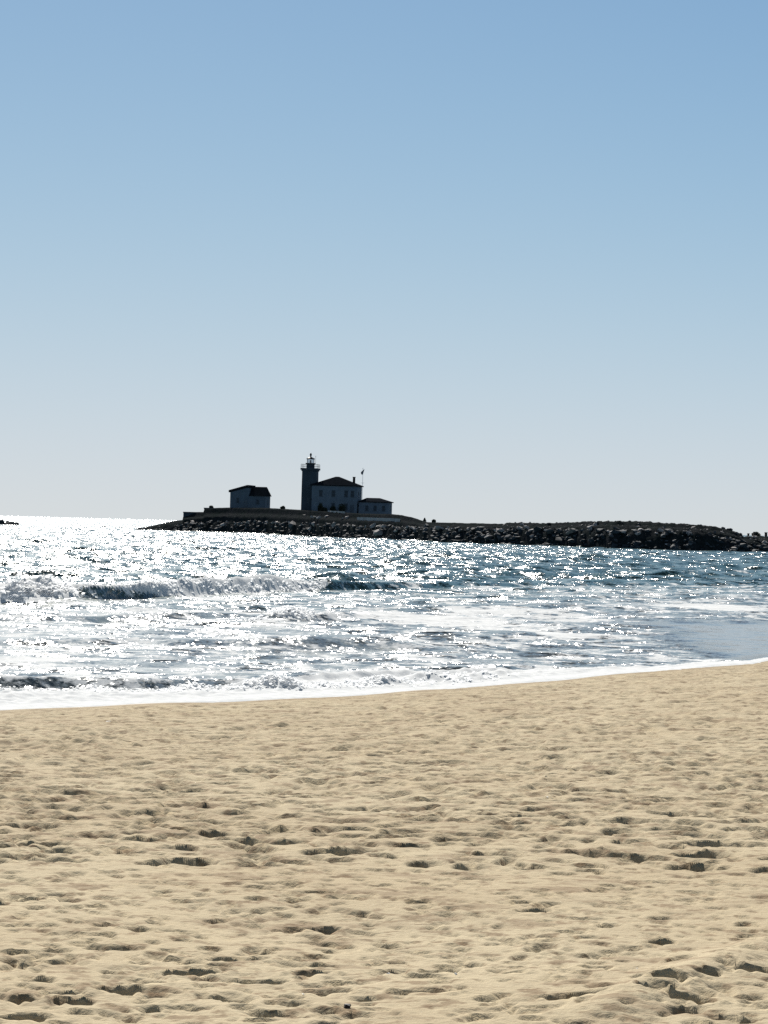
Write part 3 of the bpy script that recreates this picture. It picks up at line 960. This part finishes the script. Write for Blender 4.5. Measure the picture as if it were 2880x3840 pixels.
# --- low wing right of the house
b = at_dist(1407, 1928, HD - 1.0)
wing = empty("fog_signal_building", b, ROT)
tag(wing, "low single storey grey building with a shallow hipped roof on the house's right", "building")
Dw_ = 7.0
W2 = (112 * Kh - Dw_ * abs(math.sin(ROT))) / math.cos(ROT)
E2 = (1928 - 1884) * Kh
box_obj("wall", (-W2 / 2 - 1.1, W2 / 2, 0.4, Dw_, -2.0, E2), M_WALLH, wing)
bm = bmesh.new()
hip_roof(bm, -W2 / 2 - .7, W2 / 2, 0.4, Dw_, E2, 17 * Kh, W2 * .25, .4, ax=-W2 * .16)
bm_obj("roof", bm, M_ROOF, wing)
for fx in (-.33, -.02, .3):
    window(wing, fx * W2, 0.4, .28 * E2, .9, 1.5)
window(wing, Dw_ / 2 + .2, W2 / 2, .3 * E2, .9, 1.5, axis='y')

# --- outbuilding on the left
OD = DW(934, 36)
Ko = OD / FOC
b = at_dist(928, 1905, OD)
shed = empty("oil_house", b, ROT)
tag(shed, "separate squat grey building with a dark roof standing alone left of the lighthouse", "building")
Dp3 = 8.0
W3 = (147 * Ko - Dp3 * abs(math.sin(ROT))) / math.cos(ROT)
EL_ = (1905 - 1841) * Ko
ER_ = (1905 - 1857) * Ko
PK = (1905 - 1819) * Ko
xl = -W3 / 2; xr = W3 / 2; xm = xl + W3 * .54; xp = xl + W3 * .48
bm = bmesh.new()
def prism(bm, outline, y0, y1):
    a = [bm.verts.new((x, y0, z)) for x, z in outline]
    c = [bm.verts.new((x, y1, z)) for x, z in outline]
    n = len(outline)
    bm.faces.new(a); bm.faces.new(c[::-1])
    for i in range(n): bm.faces.new((a[i], a[(i + 1) % n], c[(i + 1) % n], c[i]))
prism(bm, [(xl, -2), (xm, -2), (xm, PK - .85), (xp, PK - .78), (xl, EL_ - .5)], 0, Dp3)
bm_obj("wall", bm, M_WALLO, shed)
box_obj("side_wall", (xm + .003, xr, .02, Dp3 - .02, -2, ER_), M_WALLO, shed)
bm = bmesh.new()
# low pitched left roof
prism(bm, [(xl - .45, EL_ - .55), (xp, PK - .75), (xp + .9, PK - .8), (xp + .9, PK), (xp, PK + .02), (xl - .45, EL_ + .12)], -.35, Dp3 + .35)
# steeper right roof with its eave towards the viewer
rz = PK - 5 * Ko
y_r = Dp3 / 2
o3 = [(-.45, ER_ - .15), (y_r, rz), (Dp3 + .45, ER_ - .15)]
va = [bm.verts.new((xm - .05, y, z)) for y, z in o3]
vb = [bm.verts.new((xr + (.35 if i != 1 else -.35), y, z)) for i, (y, z) in enumerate(o3)]
bm.faces.new(va); bm.faces.new(vb[::-1])
for i in range(3): bm.faces.new((va[i], va[(i + 1) % 3], vb[(i + 1) % 3], vb[i]))
bm_obj("roof", bm, M_ROOF, shed)
window(shed, xl + W3 * .22, 0.0, .30 * EL_, .9, 1.5)
window(shed, xl + W3 * .78, 0.02, .25 * EL_, .9, 1.4)
window(shed, Dp3 / 2, xr, .25 * EL_, .9, 1.4, axis='y')
bm = bmesh.new()
box(bm, xl + W3 * .40, xl + W3 * .40 + 1.1, -.06, 0, 0, 2.3)
bm_obj("door", bm, M_TRIM, shed)

# --- flagpole and flag
FD = HD + 10.0
Kf = FD / FOC
b = at_dist(1356.5, 1930, FD)
pole = empty("flagpole", b, 0)
tag(pole, "thin white flagpole with a small crossarm rising behind the low right building", "flagpole")
ph = (1930 - 1757) * Kf
bm = bmesh.new()
cyl(bm, (0, 0), .075, .04, -1.5, ph, 8)
bm_obj("pole", bm, M_WHITE, pole)
bm = bmesh.new()
za = (1930 - 1811) * Kf
tube(bm, (-6 * Kf, 0, za), (6 * Kf, 0, za), .035)
bm_obj("crossarm", bm, M_WHITE, pole)
bm = bmesh.new()
bmesh.ops.create_uvsphere(bm, u_segments=8, v_segments=6, radius=.1)
for v in bm.verts: v.co.z += ph + .08
bm_obj("finial", bm, M_WHITE, pole)
flm = NT("flag_cloth")
fp = flm.principled(flm.mix(flm.remap(flm.noise(flm.n("ShaderNodeTexCoord").outputs["Object"], 2.0, 2), .45, .55), rgba((.03, .05, .10)), rgba((.05, .09, .12))), .9)
nu, nv = 8, 14
U, Vv = np.meshgrid(np.linspace(0, 1, nu), np.linspace(0, 1, nv))
top, bot = ph - .1, ph - 23 * Kf
wdt = 10 * Kf * np.sin(np.pi * np.clip(.12 + .8 * Vv, 0, 1)) ** .8
fx = -U * wdt * 1.0 + .45 * (1 - Vv)
fy = .16 * np.sin(U * 7 + Vv * 3) * U
fz = top + (bot - top) * Vv - .35 * U * (1 - Vv)
flag = grid_mesh("flag", fx, fy, fz, flm.done(fp))
sd = flag.modifiers.new("thickness", 'SOLIDIFY'); sd.thickness = .02
flag.location = b
tag(flag, "small dark flag hanging limp at the top of the flagpole", "flag")

# --- retaining walls at the left end
def wall_block(px0, px1, ytop, ybot, D, label):
    a = at_dist((px0 + px1) / 2, ybot, D)
    k = D / FOC
    e = empty("seawall", a, 0)
    tag(e, label, "wall")
    h = (ybot - ytop) * k
    w = (px1 - px0) * k / 2
    box_obj("stonework", (-w, w, 0, 6, -2.5, h - .3), M_TOWER, e)
    box_obj("coping", (-w - .12, w + .12, -.12, 6.1, h - .297, h), M_TOWER, e, .04)
wall_block(687, 770, 1920, 1946, DW(725, 16), "lower step of the grey stone seawall at the left end of the headland")
wall_block(765, 862, 1905, 1924, DW(812, 20), "upper step of the grey stone seawall just left of the squat building")

# --- pale paths and slabs in front of the house
def strip(name, pts, width, label):
    r_p = random.Random(int(pts[0][0]))
    n = 24
    px = np.linspace(pts[0][0], pts[-1][0], n)
    V0 = np.interp(px, [p[0] for p in pts], [p[1] for p in pts])
    xs = np.zeros((2, n)); ys = xs.copy(); zs = xs.copy()
    bm = bmesh.new()
    rows = []
    for j in range(n):
        Dw, zr, zc = head_section(px[j])
        d = ray(px[j], hor_y(px[j]))
        c = []
        for dv in (r_p.uniform(-.7, .5), width + r_p.uniform(-.6, .6)):
            D = Dw + V0[j] + dv
            zt_ = max(head_z(px[j], Dw + V0[j]), head_z(px[j], Dw + V0[j] + width)) + .35
            c.append((D * d.x / d.y, D, zt_))
        rows.append([bm.verts.new((c[0][0], c[0][1], c[0][2] - 1.2)), bm.verts.new(c[0]), bm.verts.new(c[1]), bm.verts.new((c[1][0], c[1][1], c[1][2] - 1.2))])
    for j in range(n - 1):
        for q in range(3):
            bm.faces.new((rows[j][q], rows[j + 1][q], rows[j + 1][q + 1], rows[j][q + 1]))
    o = bm_obj(name, bm, M_CONC, None)
    o["kind"] = "structure"
    o["label"] = label
strip("path", [(1338, 10.5), (1400, 10), (1500, 9.5)], 3.5, "pale path running along the slope below the low building")
strip("path", [(1228, 17), (1292, 17)], 6, "narrow pale path in front of the house")

# --- shrubs, small tree, posts
def leaf_cloud(bm, c, rx, ry, rz_, n, s, r):
    for k in range(n):
        d = Vector((r.gauss(0, 1), r.gauss(0, 1), r.gauss(0, 1))).normalized() * (r.random() ** .4)
        p = Vector((c[0] + d.x * rx, c[1] + d.y * ry, c[2] + d.z * rz_))
        a = Vector((r.gauss(0, 1), r.gauss(0, 1), r.gauss(0, 1))).normalized() * s
        q = a.orthogonal().normalized() * s * r.uniform(.5, 1)
        bm.faces.new([bm.verts.new(p + a), bm.verts.new(p + q), bm.verts.new(p - a), bm.verts.new(p - q)])

def shrub(px, ybot, wpx, hpx, D, label, seed, group="shrubs on the headland"):
    r = random.Random(seed)
    k = D / FOC
    e = empty("shrub", at_dist(px, ybot, D), 0)
    tag(e, label, "shrub", group)
    bm = bmesh.new()
    w, h = wpx * k / 2, hpx * k
    leaf_cloud(bm, (0, 0, h * .45), w, w, h * .55, 420, .17, r)
    for q in range(4):
        leaf_cloud(bm, (r.uniform(-.6, .6) * w, r.uniform(-.5, .5) * w, h * r.uniform(.3, .8)), w * .45, w * .45, h * .3, 110, .15, r)
    bm_obj("foliage", bm, M_SHRUB, e)
    bm = bmesh.new()
    for q in range(4):
        tube(bm, (r.uniform(-.15, .15), r.uniform(-.15, .15), -.6), (r.uniform(-.5, .5) * w, r.uniform(-.3, .3) * w, h * .6), .05, 5)
    bm_obj("stem", bm, M_BARK, e)

shrub(1201, 1921, 20, 34, HD - 3.5, "tall narrow dark shrub against the house wall nearest the tower", 1, "shrubs in front of the house")
shrub(1217, 1921, 22, 18, HD - 3.5, "low dark shrub beside the tall narrow one", 2, "shrubs in front of the house")
shrub(1248, 1922, 24, 26, HD - 3.5, "middle dark shrub in front of the house", 3, "shrubs in front of the house")
shrub(1282, 1922, 30, 34, HD - 3.5, "largest round dark shrub in front of the house", 4, "shrubs in front of the house")
shrub(1060, 1911, 20, 13, DW(1060, 34), "small domed shrub on the skyline between the squat building and the tower", 5)
shrub(792, 1908, 16, 12, DW(792, 24), "small shrub on top of the upper seawall step", 6)
shrub(1627, 1961, 15, 13, DW(1627, 40), "small pointed shrub right of the little tree on the skyline", 7)
shrub(2836, 2016, 34, 20, DW(2836, 36), "dark bush by the posts at the right end of the headland", 8)
shrub(1376, 1867, 10, 6, 650, "tiny shrub seen over the roof edge of the low building", 9) if False else None

r_ = random.Random(5)
D = DW(1592, 40)
k = D / FOC
e = empty("small_tree", at_dist(1592, 1962, D), 0)
tag(e, "lone little pointed tree on the skyline where the slope below the low building ends", "tree")
bm = bmesh.new()
for q in range(5):
    z = (8 + q * 2.4) * k
    leaf_cloud(bm, (0, 0, z), (7.2 - q * 1.35) * k, (7.2 - q * 1.35) * k, 2.4 * k, 120, .11, r_)
bm_obj("crown", bm, M_SHRUB, e)
bm = bmesh.new()
cyl(bm, (0, 0), .1, .05, -1.0, 18 * k, 6)
bm_obj("trunk", bm, M_BARK, e)

def post(px, ytop, ybot, wpx, D, label):
    k = D / FOC
    e = empty("wooden_post", at_dist(px, ybot, D), 0)
    tag(e, label, "post", "posts at the right end of the headland")
    h, w = (ybot - ytop) * k, wpx * k / 2
    box_obj("shaft", (-w, w, -w, w, -1.2, h - .12), M_WOOD, e, .03)
    box_obj("cap", (-w * 1.25, w * 1.25, -w * 1.25, w * 1.25, h - .118, h), M_WOOD, e, .02)
post(2806, 2000, 2016, 7, DW(2806, 34), "short dark post standing left of the bush at the headland's right end")
post(2829, 1994, 2016, 7, DW(2829, 33), "taller dark post at the left side of the bush, right end of the headland")
post(2872, 1996, 2016, 9, DW(2872, 34), "dark post right of the bush at the photo's edge")

# ------------------------------------------------------------------ spray and foam clumps of the breaking waves
def clumps(name, segs, mat, label, seed):
    r = random.Random(seed)
    P = []
    for (x0, y0, x1, y1, n, spread, s0, s1, hup, shift) in segs:
        for k in range(n):
            u = r.random()
            px, py = x0 + (x1 - x0) * u, y0 + (y1 - y0) * u
            w = at_water(px, py)
            P.append((w.x + r.gauss(0, spread * .5), w.y + shift + r.gauss(0, spread), r.uniform(s0, s1), abs(r.gauss(0, hup))))
    P = np.array(P)
    z, _, _, _ = sea_fields(P[:, 0], P[:, 1], np.full(len(P), .2))
    V, F = [], []
    for (x, y, s, hu), zz in zip(P, z):
        # three small flakes of froth
        for q in range(3):
            n = Vector((r.gauss(0, .35), r.gauss(0, .35) + .25, 1)).normalized()
            ta = n.orthogonal().normalized(); tb = n.cross(ta)
            an = r.uniform(0, 6.28)
            c = Vector((x + r.gauss(0, s * .7), y + r.gauss(0, s * .7), zz + hu + r.uniform(-.3, .6) * s))
            b0 = len(V)
            for i in range(5):
                th = an + i * 1.2566
                rr_ = s * r.uniform(.6, 1.2)
                V.append(tuple(c + ta * (math.cos(th) * rr_) + tb * (math.sin(th) * rr_)))
            F.append([b0, b0 + 1, b0 + 2, b0 + 3, b0 + 4])
    me = bpy.data.meshes.new(name)
    me.from_pydata(V, [], F)
    me.polygons.foreach_set("use_smooth", np.ones(len(me.polygons), dtype=bool))
    me.materials.append(mat)
    o = link_mesh(name, me)
    tag(o, label, None, None, "stuff")

def foam_mat():
    t = NT("white_sea_foam")
    d = t.n("ShaderNodeBsdfDiffuse"); d.inputs[0].default_value = (0.92, 0.93, 0.94, 1)
    tr = t.n("ShaderNodeBsdfTranslucent"); tr.inputs[0].default_value = (0.92, 0.93, 0.94, 1)
    m = t.n("ShaderNodeMixShader"); m.inputs[0].default_value = 0.5
    t.t.links.new(d.outputs[0], m.inputs[1]); t.t.links.new(tr.outputs[0], m.inputs[2])
    return t.done(m)
M_FOAM = foam_mat()
clumps("breaker_foam", [
    (620, 2242, 1210, 2217, 220, .45, .04, .10, .03, 2.2), (420, 2250, 660, 2241, 70, .3, .04, .09, .04, 1.5),
    (0, 2262, 290, 2256, 300, .55, .04, .14, .12, 1.4), (1150, 2218, 1230, 2214, 30, .3, .04, .09, .05, 1.4)], M_FOAM,
    "white foam tumbling along the crest of the main breaking wave", 3)
clumps("splash_foam", [(1020, 2332, 1150, 2332, 150, .4, .03, .09, .08, 1.1), (920, 2345, 1010, 2343, 40, .3, .03, .06, .04, .8)], M_FOAM,
    "foam splash in the surf between the breaker and the beach", 4)
clumps("shore_foam", [(960, 2590, 1110, 2596, 140, .22, .015, .05, .04, .4), (1350, 2585, 1850, 2550, 240, .5, .015, .05, .02, .5),
                      (0, 2600, 950, 2592, 420, .4, .012, .04, .02, .3), (1100, 2590, 1400, 2580, 200, .4, .012, .04, .03, .4)], M_FOAM,
    "white foam of the wash along the sand's edge", 5)

# ------------------------------------------------------------------ small things on the sand
M_SHELL = simple_mat("white_shell", (0.80, 0.78, 0.74), 0.4, 0.08, 30.0)
M_STONE = simple_mat("dark_beach_stone", (0.035, 0.03, 0.03), 0.6, 0.3, 12.0)
def sand_top(p):
    """the built surface of the sand under a point"""
    i = int(np.searchsorted(SAND['r'], math.hypot(p.x, p.y)))
    j = int(np.searchsorted(SAND['a'], math.atan2(p.x, p.y)))
    return float(SAND['z'][i - 1:i + 2, j - 1:j + 2].mean())
def shell(px, py, wpx, label, seed):
    p = at_sand(px, py)
    k = p.y / FOC
    r = random.Random(seed)
    bm = bmesh.new()
    n = 9
    R = wpx * k / 2
    hinge = bm.verts.new((0, -R * .8, R * .25)); under = bm.verts.new((0, 0, -R * .15))
    top_ = bm.verts.new((0, 0, R * .55))
    ring = [bm.verts.new((R * math.sin(-1.9 + 3.8 * i / (n - 1)), R * math.cos(-1.9 + 3.8 * i / (n - 1)) * .95, R * (.08 + .05 * (i % 2)))) for i in range(n)]
    for i in range(n - 1):
        bm.faces.new((ring[i], top_, ring[i + 1])); bm.faces.new((ring[i + 1], under, ring[i]))
    bm.faces.new((hinge, top_, ring[0])); bm.faces.new((ring[-1], top_, hinge)); bm.faces.new((ring[0], under, hinge)); bm.faces.new((hinge, under, ring[-1]))
    o = bm_obj("shell", bm, M_SHELL, None)
    o.location = (p.x, p.y, sand_top(p) + R * .45)
    o.rotation_euler = (r.uniform(.2, .7), r.uniform(-.3, .3), r.uniform(0, 6))
    tag(o, label, "shell", "white shells on the sand")
shell(1455, 3650, 17, "largest bright white shell on the sand near the middle of the bottom edge", 1)
shell(1709, 3660, 13, "white shell just right of the largest one, beside a double footprint", 2)
shell(2389, 3648, 12, "white shell on smooth sand left of the raised track at lower right", 3)
shell(1137, 3726, 13, "white shell lowest of all, near the two dark stones", 4)
shell(2050, 2998, 14, "white shell far up the sand, lower of the two distant ones", 5)
shell(2048, 2906, 11, "white shell farthest up the sand towards the surf", 6)

def stone(px, py, wpx, hpx, label, seed):
    p = at_sand(px, py)
    k = p.y / FOC
    o = link_mesh("stone", hull_mesh("stone", 22, seed, (1, 1, 1), M_STONE))
    o.location = (p.x, p.y, sand_top(p) + hpx * k * .18)
    o.scale = (wpx * k / 2, wpx * k / 2.2, hpx * k / 2)
    tag(o, label, "stone", "dark stones on the sand")
stone(1302, 3783, 38, 26, "larger of two dark stones on the sand at the bottom edge", 31)
stone(1176, 3791, 18, 12, "smaller of two dark stones on the sand at the bottom edge", 32)
stone(1215, 3472, 52, 26, "dark lump standing in for the shade of a deep print left of centre", 33)  # dark lump added in place of the shade inside a deep print
stone(408, 2702, 30, 22, "dark stone on the upper sand at the left, right one of two near the wash", 34)
stone(325, 2712, 30, 16, "flat dark stone on the upper sand, left one of two near the wash", 35)
stone(328, 2624, 26, 12, "dark stone lying in the white wash at the left", 36)
